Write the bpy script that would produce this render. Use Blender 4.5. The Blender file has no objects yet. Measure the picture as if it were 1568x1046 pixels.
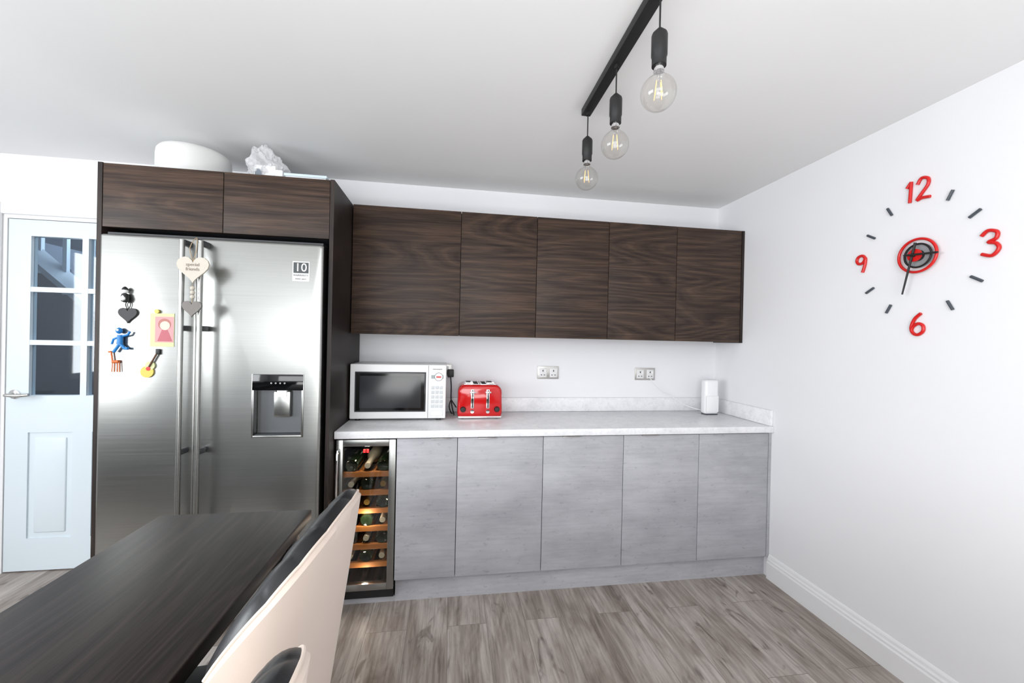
import bpy, bmesh, math, random
from mathutils import Vector, Matrix, noise
random.seed(4)
D=bpy.data; COL=bpy.context.scene.collection
YW=-0.066; H=2.382
def lin(c):
    return tuple((x/12.92 if x<=.04045 else ((x+.055)/1.055)**2.4) for x in [v/255 for v in c])
# ------------------------------------------------------------ materials
def base(name,col=(200,200,200),rough=.5,metal=0.,**kw):
    m=D.materials.new(name);m.use_nodes=True
    b=m.node_tree.nodes['Principled BSDF']
    b.inputs['Base Color'].default_value=(*lin(col),1);b.inputs['Roughness'].default_value=rough;b.inputs['Metallic'].default_value=metal
    for k,v in kw.items():
        b.inputs[k.replace('_',' ')].default_value=v
    return m
class N:
    def __init__(s,m): s.m=m;s.t=m.node_tree;s.b=s.t.nodes['Principled BSDF']
    def n(s,typ,**kw):
        x=s.t.nodes.new('ShaderNode'+typ)
        for k,v in kw.items():
            if k.startswith('i_'): x.inputs[k[2:].replace('_',' ')].default_value=v
            else: setattr(x,k,v)
        return x
    def l(s,a,b): s.t.links.new(a,b)
    def coord(s,scale=(1,1,1),rot=(0,0,0),rand=0):
        tc=s.n('TexCoord');mp=s.n('Mapping');mp.inputs['Scale'].default_value=scale;mp.inputs['Rotation'].default_value=rot
        if rand:
            oi=s.n('ObjectInfo');mu=s.n('VectorMath',operation='ADD');sc=s.n('Math',operation='MULTIPLY');sc.inputs[1].default_value=rand
            s.l(oi.outputs['Random'],sc.inputs[0]);s.l(tc.outputs['Object'],mu.inputs[0]);s.l(sc.outputs[0],mu.inputs[1]);s.l(mu.outputs[0],mp.inputs['Vector'])
        else: s.l(tc.outputs['Object'],mp.inputs['Vector'])
        return mp.outputs['Vector']
    def noise(s,vec,scale=5,detail=4,rough=.5,dist=0):
        x=s.n('TexNoise');x.inputs['Scale'].default_value=scale;x.inputs['Detail'].default_value=detail;x.inputs['Roughness'].default_value=rough;x.inputs['Distortion'].default_value=dist
        s.l(vec,x.inputs['Vector']);return x.outputs['Fac']
    def math(s,op,a,b=0):
        x=s.n('Math',operation=op)
        for i,v in ((0,a),(1,b)):
            if isinstance(v,(int,float)): x.inputs[i].default_value=v
            else: s.l(v,x.inputs[i])
        return x.outputs[0]
    def ramp(s,fac,stops):
        r=s.n('ValToRGB');e=r.color_ramp.elements
        while len(e)<len(stops): e.new(.5)
        for el,(p,c) in zip(e,stops): el.position=p;el.color=(*lin(c),1)
        s.l(fac,r.inputs['Fac']);return r.outputs['Color']
    def mix(s,fac,a,b,mode='MIX'):
        x=s.n('MixRGB',blend_type=mode)
        for i,v in ((0,fac),(1,a),(2,b)):
            if isinstance(v,(int,float)): x.inputs[i].default_value=v
            elif isinstance(v,tuple): x.inputs[i].default_value=(*lin(v),1)
            else: s.l(v,x.inputs[i])
        return x.outputs[0]
    def bump(s,h,strength=.1,dist=.002):
        x=s.n('Bump');x.inputs['Strength'].default_value=strength;x.inputs['Distance'].default_value=dist
        s.l(h,x.inputs['Height']);s.l(x.outputs[0],s.b.inputs['Normal'])
    def color(s,c): s.l(c,s.b.inputs['Base Color'])
def wall_mat(name,c1,c2,rough=.85):
    m=base(name,c1,rough);n=N(m);v=n.coord()
    f=n.noise(v,1.3,3);n.color(n.ramp(f,[(.3,c2),(.7,c1)]));n.bump(n.noise(v,160,3),.06,.001);return m
M_wall=wall_mat('wall_paint',(236,236,238),(233,233,236))
M_ceil=wall_mat('ceiling_paint',(240,240,240),(237,237,237))
M_trim=base('trim_gloss_white',(236,236,237),.35)
def darkwood(name,rot=(0,0,0),dark=(37,27,23),mid=(64,49,40),lite=(86,67,55),rough=.5,rand=3.,spec=.3,ringf=110):
    m=base(name,mid,rough);n=N(m);n.b.inputs['Specular IOR Level'].default_value=spec
    v=n.coord((1,1,1),rot,rand)
    def mp(sc):
        q=n.n('Mapping');q.inputs['Scale'].default_value=sc;n.l(v,q.inputs['Vector']);return q.outputs[0]
    n1=n.noise(mp((.5,.5,4.2)),1,1.5,.45,.25)
    jit=n.noise(mp((9,9,160)),1,2,.5)
    ph=n.math('ADD',n.math('MULTIPLY',n1,ringf),n.math('MULTIPLY',jit,2.6))
    s_=n.math('MULTIPLY',n.math('ADD',n.math('SINE',ph),1.),.5)
    c=n.ramp(s_,[(0,dark),(.3,mid),(.75,mid),(1,lite)])
    f0=n.noise(mp((1.2,1.2,60)),1,3,.6)
    c=n.mix(.5,c,n.ramp(f0,[(.35,dark),(.5,mid),(.68,lite)]))
    f=n.noise(mp((5,5,320)),1,3,.6)
    c=n.mix(.5,c,n.ramp(f,[(.38,(120,115,112)),(.55,(255,255,255))]),'MULTIPLY')
    n.color(c);n.bump(f,.12,.001);return m
M_dw=darkwood('dark_oak_veneer')
M_dwv=darkwood('dark_oak_edge',(0,math.pi/2,0),(30,24,22),(46,37,33),(58,48,43),rand=0)
M_table=darkwood('table_dark_wood',(0,0,math.pi/2),(20,16,16),(38,31,29),(58,48,44),.42,rand=0,spec=.35)
for nd in M_table.node_tree.nodes:
    if nd.bl_idname=='ShaderNodeMapping' and tuple(round(x,2) for x in nd.inputs['Scale'].default_value)!=(1,1,1):
        s=nd.inputs['Scale'].default_value[:];nd.inputs['Scale'].default_value=(s[0],s[2],s[1])
def concrete(name):
    m=base(name,(176,177,182),.5);n=N(m);v=n.coord((1,1,1),rand=4)
    def mp(sc):
        q=n.n('Mapping');q.inputs['Scale'].default_value=sc;n.l(v,q.inputs['Vector']);return q.outputs[0]
    a=n.noise(mp((2,2,5)),1.2,6,.65);c=n.ramp(a,[(.3,(160,160,165)),(.5,(174,174,179)),(.72,(186,186,191))])
    b=n.noise(mp((5,5,70)),1,4,.6);c=n.mix(.4,c,n.ramp(b,[(.35,(228,228,228)),(.6,(255,255,255))]),'MULTIPLY')
    d=n.noise(mp((24,24,45)),1,3,.7);c=n.mix(.5,c,n.ramp(d,[(.30,(205,205,208)),(.40,(255,255,255))]),'MULTIPLY')
    n.color(c);n.bump(b,.05,.001);return m
M_conc=concrete('concrete_laminate')
def marble():
    m=base('worktop_laminate',(230,230,231),.3);n=N(m);v=n.coord()
    a=n.noise(v,14,8,.7,.6);c=n.ramp(a,[(.36,(226,227,229)),(.5,(234,234,236)),(.65,(240,240,242))])
    b=n.noise(v,70,4,.6);c=n.mix(.3,c,n.ramp(b,[(.36,(222,222,225)),(.48,(255,255,255))]),'MULTIPLY');n.color(c);return m
M_top=marble()
def floor_mat():
    m=base('oak_laminate_floor',(150,140,130),.38);n=N(m)
    tc=n.n('TexCoord');mp=n.n('Mapping');mp.inputs['Rotation'].default_value=(0,0,math.pi/2);n.l(tc.outputs['Object'],mp.inputs['Vector'])
    br=n.n('TexBrick',offset=.37,offset_frequency=2);br.inputs['Color1'].default_value=(0,0,0,1);br.inputs['Color2'].default_value=(1,1,1,1);br.inputs['Mortar'].default_value=(.5,.5,.5,1)
    br.inputs['Scale'].default_value=1;br.inputs['Mortar Size'].default_value=.0012;br.inputs['Mortar Smooth'].default_value=.2;br.inputs['Brick Width'].default_value=1.25;br.inputs['Row Height'].default_value=.19
    n.l(mp.outputs[0],br.inputs['Vector'])
    sc=n.n('VectorMath',operation='SCALE');sc.inputs['Scale'].default_value=17;n.l(br.outputs['Color'],sc.inputs[0])
    ad=n.n('VectorMath',operation='ADD');n.l(tc.outputs['Object'],ad.inputs[0]);n.l(sc.outputs[0],ad.inputs[1])
    def q(s):
        x=n.n('Mapping');x.inputs['Scale'].default_value=s;n.l(ad.outputs[0],x.inputs['Vector']);return x.outputs[0]
    a=n.noise(q((9,1.6,1)),1.2,6,.62,.9);c=n.ramp(a,[(.28,(124,112,104)),(.42,(158,147,139)),(.56,(182,173,166)),(.75,(200,194,189))])
    b=n.noise(q((90,5,1)),1,4,.6,.3);c=n.mix(.5,c,n.ramp(b,[(.35,(165,160,156)),(.58,(255,255,255))]),'MULTIPLY')
    k=n.noise(q((14,4.5,1)),1,2,.5,1.5);c=n.mix(.6,c,n.ramp(k,[(.27,(110,98,88)),(.38,(255,255,255))]),'MULTIPLY')
    t=n.ramp(br.outputs['Color'],[(0,(230,227,224)),(1,(255,255,255))]);c=n.mix(1.,c,t,'MULTIPLY')
    c=n.mix(br.outputs['Fac'],c,(110,104,98));n.color(c);n.bump(b,.08,.001);return m
M_floor=floor_mat()
def steel(name,col=(166,167,164),rough=.28,sc=(2,2,500),bmp=.0):
    m=base(name,col,rough,1.);n=N(m);f=n.noise(n.coord(sc),1,3,.6)
    r=n.n('MapRange');r.inputs['To Min'].default_value=rough-.02;r.inputs['To Max'].default_value=rough+.05;n.l(f,r.inputs['Value']);n.l(r.outputs[0],n.b.inputs['Roughness'])
    n.color(n.ramp(f,[(.3,tuple(int(x*.96) for x in col)),(.7,col)]));return m
M_steel=steel('brushed_steel');M_chrome=base('chrome',(225,225,225),.08,1.)
M_satin=base('satin_nickel',(200,198,194),.3,1.)
M_black=base('matte_black',(22,22,23),.5);M_gblack=base('gloss_black',(10,10,12),.08)
M_white=base('white_plastic',(236,236,236),.3);M_whitem=base('white_matte',(235,235,235),.7)
M_red=base('red_enamel',(196,6,12),.14,0,Coat_Weight=.4);M_redm=base('red_acrylic',(208,26,24),.3)
M_grey=base('dark_grey_tick',(66,72,80),.4);M_dgrey=base('dark_grey_plastic',(55,57,60),.5)
M_leather=base('black_leather',(34,35,37),.36);nn=N(M_leather);nn.bump(nn.noise(nn.coord(),260,3),.15,.001)
M_cream=base('cream_fabric',(228,211,198),.75,0,Sheen_Weight=.2);nn=N(M_cream);nn.bump(nn.noise(nn.coord(),400,3),.15,.001)
M_shelf=base('beech_shelf',(225,145,76),.5)
M_gold=base('gold_foil',(200,160,80),.35,.6);M_bottle=base('green_bottle_glass',(30,44,26),.08);M_label=base('bottle_label',(225,215,190),.6)
M_grout=base('gap_dark',(14,13,13),.8)
M_sign=base('distressed_cream_wood',(196,188,176),.7)
M_blue=base('blue_paint',(28,120,190),.4);M_orange=base('orange_paint',(200,104,50),.5);M_pink=base('pink_print',(206,150,152),.6);M_green=base('green_print',(196,200,150),.5);M_yellow=base('yellow_paint',(205,185,80),.4)
M_string=base('jute_string',(170,150,120),.8)
def glass(name,tint=(255,255,255),lo=.05,hi=.7,pw=3.):
    m=D.materials.new(name);m.use_nodes=True;t=m.node_tree;t.nodes.clear()
    o=t.nodes.new('ShaderNodeOutputMaterial');mx=t.nodes.new('ShaderNodeMixShader');tr=t.nodes.new('ShaderNodeBsdfTransparent');gl=t.nodes.new('ShaderNodeBsdfGlossy')
    lw=t.nodes.new('ShaderNodeLayerWeight');lw.inputs['Blend'].default_value=.5;p=t.nodes.new('ShaderNodeMath');p.operation='POWER';p.inputs[1].default_value=pw
    mr=t.nodes.new('ShaderNodeMapRange');mr.inputs['To Min'].default_value=lo;mr.inputs['To Max'].default_value=hi
    t.links.new(lw.outputs['Facing'],p.inputs[0]);t.links.new(p.outputs[0],mr.inputs['Value']);t.links.new(mr.outputs[0],mx.inputs[0])
    tr.inputs[0].default_value=(*lin(tint),1);gl.inputs['Roughness'].default_value=.03
    t.links.new(tr.outputs[0],mx.inputs[1]);t.links.new(gl.outputs[0],mx.inputs[2]);t.links.new(mx.outputs[0],o.inputs[0]);return m
M_glass=glass('clear_glass',(250,250,250));M_smoke=glass('smoked_glass',(215,215,215),.05,.6,4.);M_wglass=glass('window_glass',(235,242,246))
M_bulb=glass('bulb_glass',(250,249,247),.05,.4,2.2)
def emis(name,c,s):
    m=base(name,c,.5);b=m.node_tree.nodes['Principled BSDF'];b.inputs['Emission Color'].default_value=(*lin(c),1);b.inputs['Emission Strength'].default_value=s;return m
M_fil=emis('filament',(255,205,140),.7);M_led=emis('red_led',(255,30,30),4)
M_bag=base('clear_polythene',(240,240,242),.2,0,Alpha=.45)
M_tub=base('translucent_white_plastic',(240,240,238),.4,0,Alpha=.85)
# ------------------------------------------------------------ mesh helpers
def group(name,loc=(0,0,0)):
    e=D.objects.new(name,None);e.empty_display_size=.1;COL.objects.link(e);return e
def mk(name,bm,mats,parent=None,smooth=False):
    me=D.meshes.new(name);bmesh.ops.recalc_face_normals(bm,faces=bm.faces);bm.to_mesh(me);bm.free()
    for m in (mats if isinstance(mats,(list,tuple)) else [mats]): me.materials.append(m)
    if smooth:
        for p in me.polygons: p.use_smooth=True
        try: me.set_sharp_from_angle(angle=math.radians(40))
        except Exception: pass
    o=D.objects.new(name,me);COL.objects.link(o)
    if parent: o.parent=parent
    return o
def addbox(bm,lo,hi,bev=0,seg=2,mi=0):
    b2=bmesh.new();bmesh.ops.create_cube(b2,size=1)
    for v in b2.verts:
        v.co=Vector([(lo[i]+hi[i])/2+v.co[i]*(hi[i]-lo[i]) for i in range(3)])
    if bev: bmesh.ops.bevel(b2,geom=b2.edges[:],offset=bev,segments=seg,profile=.5,affect='EDGES')
    me=D.meshes.new('tmp');b2.to_mesh(me);b2.free();n0=len(bm.faces);bm.from_mesh(me);D.meshes.remove(me)
    bm.faces.ensure_lookup_table()
    for f in bm.faces[n0:]: f.material_index=mi
def box(name,lo,hi,mat,parent=None,bev=0,seg=2):
    bm=bmesh.new();addbox(bm,lo,hi,bev,seg);return mk(name,bm,mat,parent,smooth=bev>0)
def boxes(name,lst,mats,parent=None,bev=0):
    bm=bmesh.new()
    for b in lst: addbox(bm,b[0],b[1],bev,2,b[2] if len(b)>2 else 0)
    return mk(name,bm,mats,parent,smooth=bev>0)
def addlathe(bm,prof,c,axis='Z',seg=32,mi=0,cap=True):
    rings=[]
    for r,h in prof:
        ring=[]
        for i in range(seg):
            a=2*math.pi*i/seg;p=(r*math.cos(a),r*math.sin(a),h)
            if axis=='Y': p=(p[0],h,p[1])
            if axis=='X': p=(h,p[0],p[1])
            ring.append(bm.verts.new((c[0]+p[0],c[1]+p[1],c[2]+p[2])))
        rings.append(ring)
    for a,b in zip(rings,rings[1:]):
        for i in range(seg):
            f=bm.faces.new((a[i],a[(i+1)%seg],b[(i+1)%seg],b[i]));f.material_index=mi
    if cap:
        for r in (rings[0],rings[-1]):
            f=bm.faces.new(r);f.material_index=mi
def lathe(name,prof,c,mat,parent=None,axis='Z',seg=32,cap=True):
    bm=bmesh.new();addlathe(bm,prof,c,axis,seg,0,cap);return mk(name,bm,mat,parent,True)
def addtube(bm,pts,r,seg=10,mi=0,closed=False,flat=None):
    pts=[Vector(p) for p in pts];n=len(pts);rings=[];up=None
    for i,p in enumerate(pts):
        a=pts[(i-1)%n] if (closed or i>0) else p;b=pts[(i+1)%n] if (closed or i<n-1) else p
        t=(b-a).normalized()
        if up is None:
            up=Vector((0,0,1)) if abs(t.z)<.9 else Vector((1,0,0))
            if flat is not None: up=Vector(flat)
        s=t.cross(up).normalized();u=s.cross(t).normalized()
        if flat is None: up=u
        rr=r[i] if isinstance(r,(list,tuple)) else r
        ring=[]
        for k in range(seg):
            g=2*math.pi*k/seg
            ring.append(bm.verts.new(p+s*math.cos(g)*rr+u*math.sin(g)*rr*(.35 if flat is not None else 1)))
        rings.append(ring)
    pr=list(zip(rings,rings[1:]))
    if closed: pr.append((rings[-1],rings[0]))
    for a,b in pr:
        for k in range(seg):
            f=bm.faces.new((a[k],a[(k+1)%seg],b[(k+1)%seg],b[k]));f.material_index=mi
    if not closed:
        for q in (rings[0],rings[-1]): bm.faces.new(q).material_index=mi
def tube(name,pts,r,mat,parent=None,seg=10,closed=False,flat=None):
    bm=bmesh.new();addtube(bm,pts,r,seg,0,closed,flat);return mk(name,bm,mat,parent,True)
def smoothpts(pts,n=6,closed=False):
    P=[Vector(p) for p in pts];out=[];m=len(P)
    rng=range(m if closed else m-1)
    for i in rng:
        p0=P[(i-1)%m] if (closed or i>0) else P[i];p1=P[i];p2=P[(i+1)%m];p3=P[(i+2)%m] if (closed or i<m-2) else p2
        for k in range(n):
            t=k/n;out.append(.5*((2*p1)+(-p0+p2)*t+(2*p0-5*p1+4*p2-p3)*t*t+(-p0+3*p1-3*p2+p3)*t**3))
    if not closed: out.append(P[-1])
    return out
def prism(name,poly,axis,a,b,mat,parent=None,bev=0):
    bm=bmesh.new();R=[]
    for h in (a,b):
        ring=[]
        for p,q in poly:
            co={'Y':(p,h,q),'X':(h,p,q),'Z':(p,q,h)}[axis];ring.append(bm.verts.new(co))
        R.append(ring)
    n=len(poly)
    for i in range(n): bm.faces.new((R[0][i],R[0][(i+1)%n],R[1][(i+1)%n],R[1][i]))
    bm.faces.new(R[0]);bm.faces.new(R[1])
    if bev: bmesh.ops.bevel(bm,geom=bm.edges[:],offset=bev,segments=2,affect='EDGES')
    return mk(name,bm,mat,parent)
def text(name,body,loc,size,mat,parent,rot=(math.pi/2,0,0),ext=.0004):
    c=D.curves.new(name,'FONT');c.body=body;c.size=size;c.extrude=ext;c.align_x='CENTER';c.align_y='CENTER';c.materials.append(mat)
    o=D.objects.new(name,c);o.location=loc;o.rotation_euler=rot;COL.objects.link(o);o.parent=parent;return o
def heartpoly(cx,cz,s,n=28):
    out=[]
    for i in range(n):
        t=2*math.pi*i/n;x=16*math.sin(t)**3;z=13*math.cos(t)-5*math.cos(2*t)-2*math.cos(3*t)-math.cos(4*t)
        out.append((cx+x/32*s,cz+(z+2)/32*s))
    return out
# ------------------------------------------------------------ ROOM
XL=-5.3;YF=-5.0;T=.12
DX0,DX1,DZ=-4.435,-3.605,2.045
box('floor',(XL,YF,-.05),(0,YW,0),M_floor)
box('ceiling',(XL,YF,H),(0,YW,H+.08),M_ceil)
box('wall_right',(0,YF,-.05),(T,YW+T,H+.08),M_wall)
boxes('wall_back',[((XL-T,YW,-.05),(DX0,YW+T,H+.08)),((DX0,YW,DZ),(DX1,YW+T,H+.08)),((DX1,YW,-.05),(0,YW+T,H+.08))],M_wall)
WL=(-3.9,-1.5,.95,2.15)
boxes('wall_left',[((XL-T,YF-T,-.05),(XL,WL[0],H+.08)),((XL-T,WL[1],-.05),(XL,YW,H+.08)),((XL-T,WL[0],-.05),(XL,WL[1],WL[2])),((XL-T,WL[0],WL[3]),(XL,WL[1],H+.08))],M_wall)
WF=(-4.4,-1.5,1.0,2.15)
boxes('wall_front',[((XL,YF-T,-.05),(WF[0],YF,H+.08)),((WF[1],YF-T,-.05),(T,YF,H+.08)),((WF[0],YF-T,-.05),(WF[1],YF,WF[2])),((WF[0],YF-T,WF[3]),(WF[1],YF,H+.08))],M_wall)
g=group('window_1');f=.06
for nm,a,b in (('frame_left',(WF[0],WF[2]),(WF[0]+f,WF[3])),('frame_right',(WF[1]-f,WF[2]),(WF[1],WF[3])),('frame_bottom',(WF[0]+f,WF[2]),(WF[1]-f,WF[2]+f)),('frame_top',(WF[0]+f,WF[3]-f),(WF[1]-f,WF[3])),('mullion_1',(-3.46,WF[2]+f),(-3.41,WF[3]-f)),('mullion_2',(-2.49,WF[2]+f),(-2.44,WF[3]-f))):
    box(nm,(a[0],YF-.09,a[1]),(b[0],YF-.03,b[1]),M_trim,g)
g=group('window_2')
for nm,a,b in (('frame_left',(WL[0],WL[2]),(WL[0]+f,WL[3])),('frame_right',(WL[1]-f,WL[2]),(WL[1],WL[3])),('frame_bottom',(WL[0]+f,WL[2]),(WL[1]-f,WL[2]+f)),('frame_top',(WL[0]+f,WL[3]-f),(WL[1]-f,WL[3])),('mullion_1',(-2.73,WL[2]+f),(-2.68,WL[3]-f))):
    box(nm,(XL-.09,a[0],a[1]),(XL-.03,b[0],b[1]),M_trim,g)
SK=[(0,0),(-.018,0),(-.018,.095),(-.014,.103),(-.014,.112),(-.009,.12),(-.007,.132),(-.003,.14),(0,.142)]
prism('baseboard_right',[(x,z) for x,z in SK],'Y',YF,-.605,M_trim)
prism('baseboard_left',[(XL-x,z) for x,z in SK],'Y',YF+.62,YW,M_trim)
prism('baseboard_back',[(YW+x,z) for x,z in SK],'X',XL+.02,DX0-.065,M_trim)
# ---- door 1 with glazed top
g=group('door_1')
aw=.06
for nm,lo,hi in (('architrave_left',(DX0-aw,YW-.018,0),(DX0+.005,YW,DZ+aw)),('architrave_right',(DX1-.005,YW-.018,0),(DX1+aw,YW,DZ+aw)),('architrave_top',(DX0+.005,YW-.018,DZ-.005),(DX1-.005,YW,DZ+aw))): box(nm,lo,hi,M_trim,g,.006)
box('jamb_left',(DX0,YW,0),(DX0+.025,YW+T,DZ),M_trim,g);box('jamb_right',(DX1-.025,YW,0),(DX1,YW+T,DZ),M_trim,g);box('jamb_top',(DX0+.025,YW,DZ-.025),(DX1-.025,YW+T,DZ),M_trim,g)
lx0,lx1=DX0+.028,DX1-.028;y0,y1=YW+.005,YW+.043;gx0,gx1=-4.297,-3.755;gz0,gz1=1.012,1.925
gm=(gx0+gx1)/2
M_door=base('door_white_gloss',(216,226,232),.3)
L=[((lx0,y0,.006),(gx0,y1,DZ-.028)),((gx1,y0,.006),(lx1,y1,DZ-.028)),((gx0,y0,gz1),(gx1,y1,DZ-.028)),((gx0,y0,.80),(gx1,y1,gz0)),((gx0,y0,.006),(gx1,y1,.19)),((gm-.05,y0,.19),(gm+.05,y1,.80)),((gx0,y0+.008,.19),(gx1,y1-.008,.80))]
L+=[((gm-.016,y0,gz0),(gm+.016,y1,gz1))]
for k in (1,2):
    z=gz0+(gz1-gz0)*k/3;L.append(((gx0,y0+.001,z-.014),(gx1,y1-.001,z+.014)))
boxes('leaf',L,M_door,g)
for i,(a,b) in enumerate(((gx0,gm-.05),(gm+.05,gx1))):
    box('panel_%d'%(i+1),(a+.03,y0+.001,.22),(b-.03,y0+.02,.77),M_door,g,.008,3)
box('glazing',(gx0,y0+.017,gz0),(gx1,y0+.021,gz1),M_wglass,g)
lathe('rose',[(.026,0),(.026,-.008),(.02,-.012)],(lx0+.045,y0,1.02),M_chrome,g,'Y')
tube('lever',smoothpts([(lx0+.045,y0-.01,1.02),(lx0+.045,y0-.05,1.02),(lx0+.06,y0-.058,1.02),(lx0+.11,y0-.055,1.018),(lx0+.155,y0-.05,1.022)],5),.009,M_satin,g)
# hall behind the door
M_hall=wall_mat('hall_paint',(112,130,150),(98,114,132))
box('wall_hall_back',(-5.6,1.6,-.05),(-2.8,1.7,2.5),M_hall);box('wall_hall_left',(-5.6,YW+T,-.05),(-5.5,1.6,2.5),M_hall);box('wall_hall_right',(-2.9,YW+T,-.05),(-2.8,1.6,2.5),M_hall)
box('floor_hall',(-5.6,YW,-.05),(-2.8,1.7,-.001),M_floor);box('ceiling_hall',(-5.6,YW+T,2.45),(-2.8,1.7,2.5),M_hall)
st=group('staircase');M_carp=base('stair_carpet',(78,88,102),.9);M_strg=base('stringer_paint',(170,184,196),.5)
for i in range(10):
    x=-5.2+i*.22;z=2.05-i*.2
    if z>.1: box('step_%d'%(i+1),(x,.75,0),(x+.22,1.58,z),M_carp,st)
for nm,dz in (('stringer',.1),('handrail',.95)):
    tube(nm,[(-5.2,.72,2.15+dz-.1),(-3.15,.72,.28+dz-.1)],.035 if nm=='handrail' else .07,M_strg,st,4)
for i in range(12):
    x=-5.1+i*.165;z=2.05-(x+5.2)*.912;box('spindle_%d'%(i+1),(x-.014,.706,z),(x+.014,.734,z+.9),M_strg,st)
# ------------------------------------------------------------ base units
yD=-.60
bx=[-.006,-.4715,-.9355,-1.4001,-1.8662,-2.1791]
g=group('base_cabinet')
box('carcass',(-2.172,yD+.02,.127),(-.004,YW-.002,.868),M_dgrey,g)
for i in range(5):
    box('door_panel_%d'%(i+1),(bx[i+1]+.0015,yD,.129),(bx[i]-.0015 if i else -.02,yD+.0195,.865),M_conc,g,.0015)
    cxh=(bx[i+1]+.34*(bx[i]-bx[i+1])) if i>=1 else (bx[1]+.16)
    if i==4: cxh=bx[4]-.09
    if i>0: box('edge_pull_%d'%(i+1),(cxh-.05,yD-.012,.862),(cxh+.05,yD+.003,.8665),M_satin,g,.002)
box('end_filler',(-.018,yD-.002,.127),(-.001,yD+.0195,.868),M_conc,g)
box('trim_plinth_1',(-2.176,-.565,0),(-.001,-.55,.1255),M_conc)
box('trim_plinth_2',(-2.483,-.565,0),(-2.1765,-.55,.029),M_conc)
g=group('worktop')
boxes('slab',[((-2.4825,-.62,.872),(-.001,YW-.001,.91))],M_top,g,.003)
box('upstand_back',(-2.4825,YW-.02,.9105),(-.001,YW-.001,1.003),M_top,g,.002)
box('upstand_side',(-.02,-.612,.9105),(-.001,YW-.021,1.003),M_top,g,.002)
# unseen cabinets and furniture added behind the camera to darken the fridge's reflection
g=group('base_cabinet');M_char=base('charcoal_laminate',(48,50,54),.5)
for i in range(8):
    x=-5.25+i*.6;box('door_panel_%d'%(i+1),(x+.002,YF+.58,.12),(x+.598,YF+.6,.86),M_char,g,.0015)
box('carcass',(-5.25,YF+.002,.12),(-.45,YF+.579,.86),M_dgrey,g);box('plinth',(-5.25,YF+.53,0),(-.45,YF+.545,.12),M_char,g);box('work_surface',(-5.27,YF+.002,.8605),(-.44,YF+.62,.9),M_char,g,.003)
g=group('added_sofa');M_sofa=base('charcoal_upholstery',(44,46,50),.9)  # added out of view, darkens what the lower fridge reflects
sx0,sx1,sy0,sy1=-5.2,-4.2,-4.2,-2.0
box('base',(sx0,sy0,.06),(sx1,sy1,.32),M_sofa,g,.03,3);box('back',(sx0,sy0+.2,.32),(sx0+.25,sy1-.2,.84),M_sofa,g,.05,3)
box('arm_1',(sx0,sy0,.3),(sx1,sy0+.2,.62),M_sofa,g,.05,3);box('arm_2',(sx0,sy1-.2,.3),(sx1,sy1,.62),M_sofa,g,.05,3)
for i in range(2): box('seat_cushion_%d'%(i+1),(sx0+.24,sy0+.2+i*.9,.31),(sx1+.01,sy0+1.1+i*.9,.46),M_sofa,g,.04,3)
for i,(a,b) in enumerate(((sx0+.05,sy0+.05),(sx1-.1,sy0+.05),(sx0+.05,sy1-.1),(sx1-.1,sy1-.1))): box('foot_%d'%(i+1),(a,b,0),(a+.05,b+.05,.07),M_black,g)
g=group('added_rug');box('pile',(-4.1,-4.25,.001),(-2.95,-1.9,.014),M_sofa,g,.004)  # added out of view, dark floor patch for the fridge reflection
# ------------------------------------------------------------ wine cooler
g=group('wine_cooler');wx0,wx1=-2.4775,-2.1825;wz0,wz1=.085,.862
yc=-.565
boxes('cabinet',[((wx0,yc,wz0),(wx0+.02,YW-.05,wz1)),((wx1-.02,yc,wz0),(wx1,YW-.05,wz1)),((wx0,yc,wz0),(wx1,YW-.05,wz0+.03)),((wx0,yc,wz1-.03),(wx1,YW-.05,wz1)),((wx0,YW-.08,wz0),(wx1,YW-.05,wz1)),((wx0,yc,.03),(wx1,yc+.05,wz0))],M_gblack,g)
fw=.034
boxes('door_frame',[((wx0,-.60,wz0),(wx0+fw,yc-.003,wz1)),((wx1-fw,-.60,wz0),(wx1,yc-.003,wz1)),((wx0+fw,-.60,wz0),(wx1-fw,yc-.003,wz0+fw)),((wx0+fw,-.60,wz1-fw),(wx1-fw,yc-.003,wz1))],M_steel,g,.002)
box('door_glass',(wx0+fw,-.594,wz0+fw),(wx1-fw,-.588,wz1-fw),M_smoke,g)
tube('handle',smoothpts([(wx0+.014,-.60,.80),(wx0+.014,-.632,.795),(wx0+.014,-.632,.56),(wx0+.014,-.60,.555)],4),.008,M_chrome,g)
box('kick_grille',(wx0,-.58,.035),(wx1,-.567,.082),M_black,g)
boxes('display',[((-2.345,-.5955,.795),(-2.334,-.5945,.812)),((-2.329,-.5955,.795),(-2.318,-.5945,.812))],M_led,g)
bmS=bmesh.new();bmB=bmesh.new()
for k,z in enumerate((.67,.573,.478,.383,.289,.195)):
    addbox(bmS,(wx0+.022,-.555,z-.014),(wx1-.022,-.535,z+.014),.002,2,0)
    for q in range(4): addbox(bmS,(wx0+.03+q*.065,-.535,z-.006),(wx0+.05+q*.065,-.16,z+.004))
    for q in range(3):
        c=(wx0+.066+q*.081,0,z+.046);fl=(k+q)%2
        if fl: addlathe(bmB,[(.001,-.556),(.015,-.556),(.016,-.50),(.016,-.44),(.034,-.39),(.036,-.2),(.03,-.19)],c,'Y',20,[1,2][(q+k)%3>0])
        else: addlathe(bmB,[(.008,-.54),(.022,-.545),(.03,-.552),(.036,-.545),(.036,-.3),(.014,-.24),(.014,-.18)],c,'Y',20,0)
mk('shelves',bmS,M_shelf,g);mk('wine_bottles',bmB,[M_bottle,M_gold,M_label],g,True)
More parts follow.
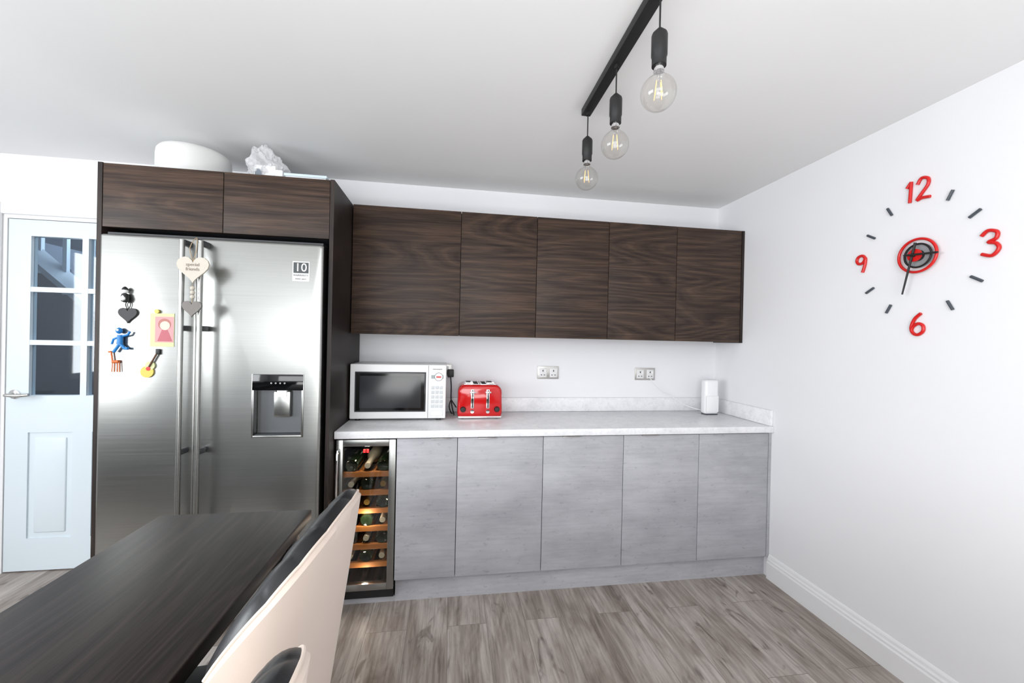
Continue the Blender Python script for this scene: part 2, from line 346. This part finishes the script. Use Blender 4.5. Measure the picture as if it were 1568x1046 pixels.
# ------------------------------------------------------------ wall units
g=group('wall_cabinet');yU=-.3385;ux=[-.002,-.4817,-.9423,-1.4038,-1.8657,-2.481]
box('carcass',(-2.481,yU+.02,1.412),(-.02,YW-.001,2.14),M_dwv,g)
for i in range(5):
    box('door_panel_%d'%(i+1),(ux[i+1]+.0015,yU,1.407),(ux[i]-.0015 if i else -.021,yU+.019,2.1458),M_dw,g,.0015)
box('end_panel',(-.0195,yU-.002,1.404),(-.001,YW-.001,2.1458),M_dwv,g)
# ------------------------------------------------------------ tall housing + fridge
g=group('fridge_housing');yt=-.6885
box('side_panel_left',(-3.487,yt-.001,0),(-3.468,YW-.02,2.1458),M_dwv,g)
box('side_panel_right',(-2.5035,yt-.001,0),(-2.485,YW-.02,2.1458),M_dwv,g)
box('bridging_carcass',(-3.467,yt+.021,1.865),(-2.505,YW-.02,2.14),M_dgrey,g)
box('door_panel_1',(-3.466,yt,1.859),(-2.9755,yt+.019,2.1435),M_dw,g,.0015)
box('door_panel_2',(-2.9725,yt,1.859),(-2.5055,yt+.019,2.1435),M_dw,g,.0015)
g=group('fridge_freezer');yf=-.72;fx0,fx1=-3.452,-2.52;sx=-3.055
M_fside=base('fridge_side',(48,50,52),.45)
box('body',(fx0+.006,yf+.075,.03),(fx1-.006,-.1,1.80),M_fside,g,.004)
box('top_trim',(fx0+.01,yf+.03,1.80),(fx1-.01,yf+.2,1.835),M_fside,g)
bm=bmesh.new();addbox(bm,(fx0,yf,.06),(sx-.003,yf+.07,1.822),.012,4);mk('freezer_door',bm,M_steel,g,True)
hx0,hx1,hz0,hz1=-2.815,-2.60,.915,1.195
bm=bmesh.new()
def ringpts(x0,x1,z0,z1,y,r=0,n=6):
    pts=[]
    for (cx,cz,a0) in ((x1-r,z1-r,0),(x0+r,z1-r,90),(x0+r,z0+r,180),(x1-r,z0+r,270)):
        for k in range(n):
            a=math.radians(a0+90*k/(n-1));pts.append((cx+r*math.cos(a),y,cz+r*math.sin(a)))
    return pts
X0,X1,Z0,Z1=sx+.003,fx1,.06,1.822
seq=[ringpts(X0,X1,Z0,Z1,yf+.07,.012)]
for k in range(5):
    a=math.radians(90*k/4);ins=.012*(1-math.cos(a));seq.append(ringpts(X0+ins,X1-ins,Z0+ins,Z1-ins,yf+.012-.012*math.sin(a),.012))
seq.append(ringpts(hx0,hx1,hz0,hz1,yf,.008));seq.append(ringpts(hx0,hx1,hz0,hz1,yf+.05,.008))
R=[[bm.verts.new(p) for p in s] for s in seq]
for a,b in zip(R,R[1:]):
    n=len(a)
    for i in range(n): bm.faces.new((a[i],a[(i+1)%n],b[(i+1)%n],b[i]))
bm.faces.new(R[-1]);mk('fridge_door',bm,M_steel,g,True)
boxes('dispenser_surround',[((hx0-.006,yf-.004,hz0-.006),(hx0+.004,yf+.01,hz1+.012)),((hx1-.004,yf-.004,hz0-.006),(hx1+.006,yf+.01,hz1+.012)),((hx0,yf-.004,hz0-.006),(hx1,yf+.01,hz0+.004)),],M_steel,g,.002)
box('dispenser_display',(hx0-.004,yf-.005,1.13),(hx1+.004,yf+.03,1.205),M_gblack,g,.002)
box('dispenser_cavity_back',(hx0+.002,yf+.044,hz0+.002),(hx1-.002,yf+.049,1.13),base('dispenser_grey',(110,112,114),.35,.6),g)
box('dispenser_paddle',(-2.735,yf+.018,1.00),(-2.66,yf+.04,1.125),M_steel,g,.008)
box('dispenser_chute',(-2.72,yf+.015,1.095),(-2.675,yf+.045,1.135),M_white,g,.004)
box('dispenser_tray',(hx0+.006,yf+.004,hz0),(hx1-.006,yf+.045,hz0+.008),M_dgrey,g)
text('display_icons','o   o   o   o',(-2.707,yf-.0056,1.165),.014,M_white,g)
for i,hx in enumerate((-3.092,-3.018)):
    tube('handle_bar_%d'%(i+1),[(hx,yf-.052,.12),(hx,yf-.052,1.80)],.0105,M_steel,g,16)
    for k,z in enumerate((1.79,1.41,.86,.14)): box('handle_bracket_%d_%d'%(i+1,k+1),(hx-.011,yf-.05,z-.012),(hx+.011,yf,z+.012),M_dgrey,g,.003)
box('warranty_sticker',(-2.655,yf-.0012,1.645),(-2.58,yf-.0002,1.738),base('sticker_white',(225,228,228),.4),g)
box('warranty_sticker_panel',(-2.651,yf-.0016,1.683),(-2.584,yf-.0012,1.733),base('sticker_dark',(58,64,66),.4),g)
text('sticker_number','10',(-2.618,yf-.0022,1.708),.055,M_white,g)
text('sticker_text','WARRANTY',(-2.618,yf-.0017,1.672),.012,M_black,g);text('sticker_text_small','motor parts',(-2.618,yf-.0017,1.656),.010,M_black,g)
ym=yf-.0005
g=group('heart_magnet');prism('heart',heartpoly(-3.332,1.462,.075),'Y',ym-.008,ym,base('slate',(50,50,52),.6),g)
tube('loop',smoothpts([(-3.332,ym-.004,1.49),(-3.342,ym-.004,1.51),(-3.332,ym-.004,1.525),(-3.322,ym-.004,1.51)],4,True),.002,M_black,g,6,True)
g=group('penguin_magnet')
lathe('body',[(.003,-.022),(.012,-.018),(.015,0),(.011,.016),(.003,.02)],(-3.338,ym-.014,1.54),M_black,g)
lathe('head',[(.002,-.011),(.009,-.006),(.011,0),(.008,.007),(.002,.011)],(-3.338,ym-.014,1.568),M_white,g)
lathe('belly',[(.002,-.014),(.009,-.008),(.010,0),(.002,.012)],(-3.338,ym-.024,1.538),M_white,g)
lathe('hat',[(.012,0),(.009,.008),(.003,.014)],(-3.338,ym-.014,1.574),M_black,g)
g=group('photo_magnet')
box('card',(-3.245,ym-.0015,1.325),(-3.148,ym-.0003,1.475),M_green,g)
box('print',(-3.225,ym-.002,1.345),(-3.15,ym-.0015,1.46),M_pink,g)
lathe('hair',[(.026,-.0004),(.026,0)],(-3.187,ym-.0021,1.426),base('hair_print',(170,110,100),.5),g,'Y')
lathe('face',[(.02,-.0008),(.02,0)],(-3.185,ym-.0022,1.42),base('face_print',(232,196,180),.5),g,'Y')
prism('dress',[(-3.215,1.35),(-3.155,1.35),(-3.175,1.402),(-3.197,1.402)],'Y',ym-.0027,ym-.002,base('dress_print',(176,90,100),.5),g)
lathe('pin',[(.009,-.008),(.009,0)],(-3.215,ym-.002,1.483),M_yellow,g,'Y')
g=group('mascot_magnet')
bm=bmesh.new();c=Vector((-3.355,ym-.012,1.345))
for pts,r in (([(0,0,.03),(0,0,-.01)],.011),([(0,0,.022),(-.026,0,.01),(-.032,0,-.012)],.005),([(0,0,.022),(.03,0,.03),(.038,0,.045)],.005),([(0,0,-.008),(-.016,0,-.033),(-.024,0,-.046)],.0065),([(0,0,-.008),(.018,0,-.03),(.032,0,-.03)],.0065)):
    addtube(bm,[c+Vector(p) for p in pts],r)
addlathe(bm,[(.003,-.014),(.010,-.009),(.013,0),(.010,.009),(.003,.014)],c+Vector((-.004,0,.048)));mk('figure',bm,M_blue,g,True)
lathe('eye',[(.005,-.004),(.002,-.006)],(-3.355,ym-.024,1.396),M_white,g,'Y')
g=group('giraffe_magnet')
bm=bmesh.new();c=Vector((-3.375,ym-.006,1.255))
for pts,r in (([(-.012,0,.0),(.012,0,.002)],.007),([(-.012,0,0),(-.018,0,.045)],.0035),([(-.018,0,.045),(-.028,0,.043)],.004),([(-.012,0,0),(-.014,0,-.045)],.002),([(-.005,0,0),(-.005,0,-.045)],.002),([(.008,0,0),(.008,0,-.045)],.002),([(.014,0,0),(.016,0,-.045)],.002)): addtube(bm,[c+Vector(p) for p in pts],r)
mk('animal',bm,M_orange,g,True)
g=group('guitar_magnet')
lathe('lower_bout',[(.026,-.006),(.026,0)],(-3.252,ym,1.212),M_yellow,g,'Y');lathe('upper_bout',[(.019,-.0065),(.019,0)],(-3.24,ym,1.24),M_green,g,'Y')
lathe('sound_hole',[(.009,-.0075),(.009,-.0062)],(-3.246,ym,1.226),M_redm,g,'Y')
tube('neck',[(-3.242,ym-.008,1.235),(-3.212,ym-.008,1.295)],.004,base('guitar_neck',(90,60,40),.5),g);box('head',(-3.217,ym-.01,1.29),(-3.201,ym-.004,1.315),M_black,g,.002)
g=group('hanging_heart_sign');yh=yf-.08
prism('large_heart',heartpoly(-3.028,1.665,.128),'Y',yh-.008,yh,M_sign,g)
prism('small_heart',heartpoly(-3.03,1.495,.078),'Y',yh-.008,yh,base('grey_wood',(120,116,112),.7),g)
tube('string_top',smoothpts([(-3.028,yh-.004,1.70),(-3.045,yh,1.76),(-3.035,yf-.052,1.812),(-3.018,yh,1.76),(-3.028,yh-.004,1.70)],4),.0015,M_string,g,6)
tube('string_bottom',[(-3.028,yh-.004,1.60),(-3.03,yh-.004,1.52)],.0015,M_string,g,6)
bm=bmesh.new()
for k in range(3): addlathe(bm,[(.003,-.009),(.008,-.005),(.009,0),(.008,.005),(.003,.009)],(-3.029,yh-.004,1.585-k*.019))
mk('beads',bm,M_sign,g,True)
text('sign_text','special\nfriends',(-3.028,yh-.009,1.677),.02,base('sign_ink',(140,128,116),.8),g)
# ------------------------------------------------------------ things on top of housing
zt=2.1465
g=group('cake_tub');c=(-3.245,-.43,zt)
lathe('lid',[(.158,.012),(.158,.13),(.155,.155),(.145,.17),(.12,.179),(.06,.183),(.001,.184)],c,M_tub,g,seg=48)
lathe('base_plate',[(.15,0),(.166,.004),(.168,.014),(.160,.016)],c,M_tub,g,seg=48)
g=group('carrier_bag')
bm=bmesh.new();bmesh.ops.create_icosphere(bm,subdivisions=5,radius=1)
for v in bm.verts:
    p=v.co.copy();n1=noise.noise(p*2.2+Vector((3,1,7)));n2=abs(noise.noise(p*5));n3=abs(noise.noise(p*11))
    s=1+.28*n1-.2*n2-.08*n3
    top=max(0,p.z);w=1-.45*top
    v.co=Vector((-2.865+p.x*.10*s*w-.03*top,-.50+p.y*.09*s*w,max(zt+.004,zt+.1+p.z*.115*s)))
mk('bag',bm,M_bag,g,True)
box('carton',(-2.90,-.57,zt+.002),(-2.80,-.45,zt+.09),M_white,g,.003);box('carton_print',(-2.895,-.5712,zt+.02),(-2.86,-.5702,zt+.07),base('print_grey',(120,130,140),.5),g)
box('carton_small',(-2.79,-.60,zt+.002),(-2.755,-.5,zt+.06),M_white,g,.003)
g=group('storage_box');box('base',(-2.735,-.62,zt),(-2.545,-.40,zt+.034),M_whitem,g,.003);box('lid',(-2.74,-.625,zt+.026),(-2.54,-.395,zt+.04),base('box_blue_white',(205,220,228),.5),g,.003)
# ------------------------------------------------------------ microwave
g=group('microwave');mx0,mx1,mz0,mz1,my0,my1=-2.474,-1.936,.922,1.235,-.36,-.10
box('body',(mx0,my0+.02,mz0),(mx1,my1,mz1),M_white,g,.006)
box('front_panel',(mx0,my0,mz0),(mx1,my0+.022,mz1),M_white,g,.005,3)
wxa,wxb=mx0+.035,mx0+.415
boxes('window_frame',[((wxa-.008,my0-.003,.962),(wxb+.008,my0+.002,1.192))],base('mw_bezel',(60,60,62),.2),g,.002)
box('window',(wxa,my0-.0045,.970),(wxb,my0-.002,1.184),M_gblack,g)
box('mesh_screen',(wxa+.02,my0-.0052,.985),(wxb-.02,my0-.0044,1.168),base('mw_screen',(38,40,44),.12),g)
box('door_split',(wxb+.02,my0-.0006,mz0+.004),(wxb+.022,my0+.003,mz1-.004),M_dgrey,g)
px=(wxb+.022+mx1)/2
box('display',(px-.035,my0-.0015,1.155),(px+.035,my0+.001,1.175),base('lcd',(150,160,160),.3),g)
lathe('energy_sticker',[(.022,-.001),(.022,0)],(px+.008,my0-.0015,1.165),base('sticker_w',(240,240,240),.4),g,'Y')
box('energy_sticker_band',(px-.006,my0-.0032,1.160),(px+.022,my0-.0026,1.169),M_redm,g)
lathe('energy_sticker_edge',[(.024,-.0006),(.024,0)],(px+.008,my0-.0015,1.165),M_dgrey,g,'Y')
text('brand_label','microwave',(px,my0-.001,1.21),.012,M_dgrey,g)
bt=[]
for r in range(5):
    for q in range(3): bt.append(((px-.033+q*.024,my0-.003,.985+r*.027),(px-.015+q*.024,my0+.001,1.003+r*.027)))
boxes('keypad',bt,base('keys',(205,208,210),.4),g,.001)
box('door_button',(px-.035,my0-.004,.937),(px+.035,my0+.001,.965),M_white,g,.003)
for i,(a,b) in enumerate(((mx0+.04,-.33),(mx1-.04,-.33),(mx0+.04,-.13),(mx1-.04,-.13))): lathe('foot_%d'%(i+1),[(.014,0),(.014,.012)],(a,b,.9103),M_black,g)
# ------------------------------------------------------------ toaster
g=group('toaster');tx0,tx1=-1.866,-1.597;ty0,ty1=-.335,-.115;tz0,tz1=.925,1.115
def sideprof():
    pts=[(tx0+.006,tz0),(tx1-.006,tz0),(tx1,tz0+.02),(tx1-.003,tz1-.06)]
    for k in range(6):
        a=math.radians(90*k/5);pts.append((tx1-.045+.042*math.cos(a),tz1-.045+.045*math.sin(a)))
    for k in range(6):
        a=math.radians(90+90*k/5);pts.append((tx0+.045+.042*math.cos(a),tz1-.045+.045*math.sin(a)))
    pts+= [(tx0+.003,tz1-.06),(tx0,tz0+.02)];return pts
bm=bmesh.new();P=sideprof();rows=[]
ccx=(tx0+tx1)/2;ccz=(tz0+tz1)/2
for y,ins in ((ty0,.014),(ty0+.004,.006),(ty0+.014,0),(ty1-.014,0),(ty1-.004,.006),(ty1,.014)):
    rows.append([bm.verts.new((x+(ccx-x)*ins/.13,y,z+(ccz-z)*ins/.1)) for x,z in P])
for a,b in zip(rows,rows[1:]):
    for i in range(len(P)): bm.faces.new((a[i],a[(i+1)%len(P)],b[(i+1)%len(P)],b[i]))
bm.faces.new(rows[0]);bm.faces.new(rows[-1]);mk('shell',bm,M_red,g,True)
box('base_trim',(tx0+.004,ty0+.004,.914),(tx1-.004,ty1-.004,.928),M_chrome,g,.004)
for i,cx in enumerate((tx0+.088,tx1-.088)):
    box('slot_plate_%d'%(i+1),(cx-.05,ty0+.03,tz1-.004),(cx+.05,ty1-.03,tz1+.003),M_chrome,g,.002)
    for k in (-.022,.022): box('slot_%d_%d'%(i+1,k>0),(cx+k-.013,ty0+.04,tz1),(cx+k+.013,ty1-.04,tz1+.0042),M_grout,g)
    box('lever_track_%d'%(i+1),(cx-.010,ty0-.003,.975),(cx+.010,ty0+.002,1.09),M_chrome,g,.002)
    box('lever_slot_%d'%(i+1),(cx-.003,ty0-.0036,.98),(cx+.003,ty0-.001,1.085),M_grout,g)
    box('lever_%d'%(i+1),(cx-.018,ty0-.026,1.068),(cx+.018,ty0-.004,1.080),M_chrome,g,.004)
    lathe('knob_%d'%(i+1),[(.017,0),(.017,-.006),(.013,-.016),(.004,-.017)],(cx+(.055 if i else -.055),ty0-.0,.97),M_black,g,'Y')
    lathe('button_%d'%(i+1),[(.011,0),(.011,-.006)],(cx,ty0,.957),M_chrome,g,'Y')
for i,(a,b) in enumerate(((tx0+.03,ty0+.03),(tx1-.03,ty0+.03),(tx0+.03,ty1-.03),(tx1-.03,ty1-.03))): lathe('foot_%d'%(i+1),[(.012,0),(.012,.006)],(a,b,.9102),M_black,g)
for i in range(2):
    for k in range(4): box('warming_rail_%d_%d'%(i,k),(tx0+.05+i*.13+.0,ty0+.05+k*.035,tz1+.003),(tx0+.09+i*.13,ty0+.053+k*.035,tz1+.01),M_chrome,g)
# ------------------------------------------------------------ sockets
def socket(x0,x1,z0,z1,n):
    g=group('wall_socket')
    box('plate',(x0,YW-.008,z0),(x1,YW-.0005,z1),M_satin,g,.002)
    w=(x1-x0)/n
    for k in range(n):
        c=x0+w*(k+.5)
        box('insert_%d'%(k+1),(c-.026,YW-.0105,z0+.012),(c+.026,YW-.007,z1-.012),M_sock,g,.001)
        boxes('pins_%d'%(k+1),[((c-.003,YW-.0112,z0+.05),(c+.003,YW-.0104,z0+.062)),((c-.015,YW-.0112,z0+.025),(c-.006,YW-.0104,z0+.030)),((c+.006,YW-.0112,z0+.025),(c+.015,YW-.0104,z0+.030))],M_black,g)
        box('switch_%d'%(k+1),(c+.012,YW-.0145,z0+.045),(c+.022,YW-.0104,z0+.066),M_white,g,.001)
    return g
M_sock=base('socket_insert',(225,225,225),.4)
socket(-1.326,-1.178,1.130,1.216,2);socket(-.622,-.472,1.127,1.213,2);s=socket(-1.995,-1.905,1.135,1.221,1)
g=group('power_plug');box('body',(-1.932,YW-.05,1.14),(-1.89,YW-.015,1.19),M_black,g,.006)
tube('cable',smoothpts([(-1.91,YW-.045,1.14),(-1.905,-.14,1.08),(-1.905,-.16,1.01),(-1.895,-.18,.95),(-1.885,-.2,.917),(-1.885,-.22,.916)],6),.004,M_black,g)
g=group('toaster_cable');tube('cord',smoothpts([(-1.872,-.2,.96),(-1.89,-.22,.99),(-1.905,-.24,1.01),(-1.915,-.22,.97),(-1.905,-.2,.93),(-1.895,-.18,.917)],6),.0035,M_black,g)
# ------------------------------------------------------------ router
g=group('wifi_router');M_w2=base('router_white',(238,238,240),.35)
box('body',(-.195,-.25,.913),(-.095,-.19,1.15),M_w2,g,.018,5)
box('front_panel',(-.19,-.2525,.93),(-.10,-.249,1.04),M_whitem,g,.004)
box('base',(-.19,-.248,.9103),(-.10,-.192,.917),M_grey,g,.003)
tube('cable',smoothpts([(-.52,YW-.014,1.15),(-.5,YW-.03,1.12),(-.44,YW-.028,1.06),(-.36,YW-.03,1.02),(-.27,-.12,.96),(-.18,-.17,.93),(-.16,-.188,.93)],6),.0022,M_white,g,6)
# ------------------------------------------------------------ pendant track light
g=group('pendant_track_light');tx=-1.362
box('track_bar',(tx-.02,-1.77,2.352),(tx+.02,-1.085,H-.0005),M_black,g,.003)
for i,y in enumerate((-1.115,-1.41,-1.705)):
    k=i+1
    lathe('cord_grip_%d'%k,[(.008,0),(.008,.014)],(tx,y,2.339),M_black,g)
    tube('cord_%d'%k,[(tx,y,2.35),(tx,y,2.235)],.0026,M_black,g,8)
    lathe('lamp_holder_%d'%k,[(.006,.02),(.0195,.006),(.0215,0),(.0215,-.055),(.0195,-.06),(.0195,-.083),(.016,-.084)],(tx,y,2.232),M_black,g)
    lathe('bulb_cap_%d'%k,[(.0135,.003),(.0135,-.010),(.0145,-.014)],(tx,y,2.148),M_chrome,g)
    pr=[(.0125,0),(.014,-.012)];R0=.0475;cz=-.066
    for q in range(15):
        a=math.radians(65-155*q/14);pr.append((max(.0005,R0*math.cos(a)),cz+R0*math.sin(a)))
    lathe('bulb_glass_%d'%k,pr,(tx,y,2.141),M_bulb,g,seg=36,cap=False)
    bm=bmesh.new()
    for s in range(4):
        a=s*math.pi/2+.4;addtube(bm,[(tx+.008*math.cos(a),y+.008*math.sin(a),2.107),(tx+.014*math.cos(a),y+.014*math.sin(a),2.062)],.0011,6)
    mk('filament_%d'%k,bm,M_fil,g)
    lathe('stem_%d'%k,[(.007,0),(.004,-.02),(.002,-.04),(.001,-.045)],(tx,y,2.14),M_glass,g,seg=12)
# ------------------------------------------------------------ wall clock
g=group('wall_clock');cy,cz=-1.35,1.775
def W(a,b,x=-.006): return (x,cy-a,cz+b)
def glyph(nm,pts,c,sc=1,r=.0062): tube(nm,[W(c[0]+p*sc,c[1]+q*sc) for p,q in pts],r,M_redm,g,10)
def sp(L): return [(v[0],v[1]) for v in smoothpts([(a,b,0) for a,b in L],5)]
glyph('numeral_12_one',[(-.016,.02),(0,.042),(0,.042001),(-.004,-.045)],(-.035,.275))
glyph('numeral_12_two',sp([(-.022,.022),(-.008,.044),(.014,.036),(.016,.012),(-.005,-.018),(-.022,-.042),(-.005,-.038),(.024,-.042)]),(.01,.275))
glyph('numeral_3',sp([(-.026,.03),(-.008,.046),(.016,.036),(.014,.014),(-.006,.004),(.014,-.004),(.022,-.024),(.004,-.046),(-.024,-.036)]),(.222,.0))
glyph('numeral_6',sp([(.012,.044),(-.010,.022),(-.022,-.012),(-.016,-.036),(.002,-.044),(.02,-.03),(.02,-.008),(.004,.002),(-.014,-.008),(-.02,-.02)]),(0,-.283))
glyph('numeral_9',sp([(.018,.02),(.006,.036),(-.014,.034),(-.022,.016),(-.012,.0),(.008,.004),(.018,.022),(.016,-.008),(.006,-.042)]),(-.235,.01))
for i,(a,b) in enumerate(((.10,.214),(.176,.12),(.185,-.123),(.108,-.214),(-.112,-.212),(-.194,-.121),(-.194,.126),(-.117,.217))):
    L=math.hypot(a,b);u=(a/L,b/L);tube('tick_%d'%(i+1),[W(a-u[0]*.02,b-u[1]*.02),W(a+u[0]*.02,b+u[1]*.02)],.0052,M_grey,g,8)
def ring(nm,r,t,mat,x): tube(nm,[W(r*math.cos(2*math.pi*k/48),r*math.sin(2*math.pi*k/48),x) for k in range(48)],t,mat,g,10,True)
ring('outer_ring',.068,.0054,M_redm,-.016)
lathe('movement_housing',[(.022,-.002),(.022,-.028)],(0,cy,cz),M_black,g,'X',cap=True)
lathe('dial_mirror',[(.050,-.004),(.050,-.008)],(0-.0006,cy,cz),base('clock_mirror',(165,167,170),.3,.2),g,'X',seg=48)
ring('inner_ring',.048,.0036,M_black,-.014)
lathe('red_core',[(.026,-.026),(.026,-.031),(.012,-.033)],(0,cy,cz),M_redm,g,'X')
lathe('spindle',[(.008,-.032),(.008,-.042)],(0,cy,cz),M_black,g,'X')
tube('minute_hand',[W(.008,.05,-.037),W(-.036,-.158,-.037)],[.005,.003],M_black,g,8)
tube('hour_hand',[W(-.03,.004,-.041),W(.088,-.006,-.041)],.0042,M_black,g,8)
# ------------------------------------------------------------ dining table
g=group('dining_table');ax0,ax1,ay0,ay1=-2.903,-2.405,-2.78,-1.172
box('tabletop',(ax0,ay0,.715),(ax1,ay1,.75),M_table,g,.004,3)
box('apron_left',(ax0+.05,ay0+.08,.645),(ax0+.07,ay1-.08,.715),M_table,g);box('apron_right',(ax1-.07,ay0+.08,.645),(ax1-.05,ay1-.08,.715),M_table,g)
box('apron_far',(ax0+.07,ay1-.09,.645),(ax1-.07,ay1-.07,.715),M_table,g);box('apron_near',(ax0+.07,ay0+.07,.645),(ax1-.07,ay0+.09,.715),M_table,g)
for i,(a,b) in enumerate(((ax0+.03,ay0+.03),(ax1-.095,ay0+.03),(ax0+.03,ay1-.095),(ax1-.095,ay1-.095))): box('leg_%d'%(i+1),(a,b,0),(a+.065,b+.065,.715),M_table,g,.004)
# ------------------------------------------------------------ dining chairs
def chair(cy,dx=0,wd=.275):
    g=group('dining_chair');X0=-2.345+dx
    NU,NV=96,16;th=.06
    def sg(v,p): return math.copysign(abs(v)**p,v)
    def P(u,v,off,rim=0):
        ph=u*math.radians(88);c_=max(0.,math.cos(ph));s_=math.sin(ph)
        zt_=.64+.32*c_**.16-.02*(1-c_)
        z=.42+(zt_-.42)*v
        w=wd-.05*(1-v)**1.3
        x=X0+(.125+off)*c_**.3+(.066*((z-.42)/.5))*c_**.3
        y=cy+(w+off)*sg(s_,.75)
        x+=(y-cy)*.06
        return Vector((x,y,z))
    bm=bmesh.new()
    def sec(u):
        s=[(P(u,k/NV,0),0) for k in range(NV+1)]
        top=P(u,1,0);topi=P(u,1,-th)
        fl=abs(math.cos(u*math.pi*3.5))**.5
        for k in range(1,8):
            t=k/8;s.append((top.lerp(topi,t)+Vector((0,0,(.018+.006*fl)*math.sin(math.pi*t)**.7)),0 if k<2 else 1))
        ch=.010*fl
        for k in range(NV,-1,-1):
            t=k/NV;s.append((P(u,t,-th-ch*(1 if t<1 else .6)-.01*math.sin(math.pi*t)),1))
        return s
    S=[sec(-1+2*i/NU) for i in range(NU+1)]
    V=[[bm.verts.new(p) for p,_ in s] for s in S]
    for i in range(NU):
        for k in range(len(V[0])-1):
            f=bm.faces.new((V[i][k],V[i+1][k],V[i+1][k+1],V[i][k+1]));f.material_index=S[i][k+1][1]
    for e in (V[0],V[-1]): bm.faces.new(e).material_index=0
    mk('backrest',bm,[M_cream,M_leather],g,True)
    tube('piping',[S[i][NV+1][0]+Vector((0,0,.001)) for i in range(NU+1)],.003,M_cream,g,8)
    bm=bmesh.new();cxs=X0-.10
    def out(s,z):
        pts=[]
        for k in range(40):
            a=2*math.pi*k/40
            pts.append(bm.verts.new((cxs+.235*s*sg(math.cos(a),.42),cy+.215*s*sg(math.sin(a),.42),z)))
        return pts
    RR=[out(.86,.385),out(.97,.395),out(1,.42),out(1,.45),out(.985,.475),out(.93,.492),out(.6,.50)]
    for j,(a,b) in enumerate(zip(RR,RR[1:])):
        for i in range(40): bm.faces.new((a[i],a[(i+1)%40],b[(i+1)%40],b[i])).material_index=0 if j<3 else 1
    bm.faces.new(RR[0]);f=bm.faces.new(RR[-1]);f.material_index=1
    mk('seat',bm,[M_cream,M_leather],g,True)
    for i,(sx,sy) in enumerate(((-1,-1),(1,-1),(-1,1),(1,1))):
        tube('leg_%d'%(i+1),[(cxs+sx*.14,cy+sy*.14,.39),(cxs+sx*.20,cy+sy*.20,.0)],[.016,.011],M_black,g,12)
    return g
chair(-1.745);chair(-2.348,.062)
# ------------------------------------------------------------ lights
def area(name,loc,rot,sx,sy,e,col=(1,1,1)):
    l=D.lights.new(name,'AREA');l.shape='RECTANGLE';l.size=sx;l.size_y=sy;l.energy=e;l.color=col
    o=D.objects.new(name,l);o.location=loc;o.rotation_euler=rot;COL.objects.link(o);return o
area('daylight_window_front',((WF[0]+WF[1])/2,YF-.02,(WF[2]+WF[3])/2),(math.radians(90),0,0),WF[1]-WF[0]-.1,1.05,84,(.97,.985,1))
area('daylight_window_left',(XL-.02,(WL[0]+WL[1])/2,(WL[2]+WL[3])/2),(math.radians(90),0,math.radians(-90)),WL[1]-WL[0]-.1,1.1,108,(.95,.98,1))
area('ceiling_fill',(-1.9,-3.6,.8),(math.radians(170),0,0),1.8,1.2,66,(1,.997,.99))  # added upward fill behind the camera, brightens the ceiling
area('hall_fill',(-4.2,1.0,2.44),(0,0,0),1.,.6,50,(.85,.92,1))  # added fill in the closed hall, lightens the view through the glazing
for i,(z,e) in enumerate(((.82,1.2),(.45,1.),(.15,1.))):
    l=D.lights.new('cooler_led','POINT');l.energy=e;l.color=(1,.88,.7);l.shadow_soft_size=.015;o=D.objects.new('cooler_led',l);o.location=(-2.33,-.575,z);COL.objects.link(o)
w=D.worlds.new('sky');bpy.context.scene.world=w;w.use_nodes=True;nt=w.node_tree;bg=nt.nodes['Background']
bg.inputs[0].default_value=(.75,.86,1,1);bg.inputs[1].default_value=1.2
sc=bpy.context.scene;sc.view_settings.view_transform='Standard';sc.view_settings.exposure=-.33;sc.view_settings.look='None'
# ------------------------------------------------------------ camera
c=D.cameras.new('camera');c.sensor_width=36;c.lens=611.48/1568*36;c.clip_start=.02
co=D.objects.new('camera',c);COL.objects.link(co)
co.matrix_world=Matrix.Translation((-1.9083,-2.7331,1.3885))@Matrix.Rotation(-.1499,4,'Z')@Matrix.Rotation(math.pi/2-.003,4,'X')@Matrix.Rotation(.0219,4,'Z')
sc.camera=co
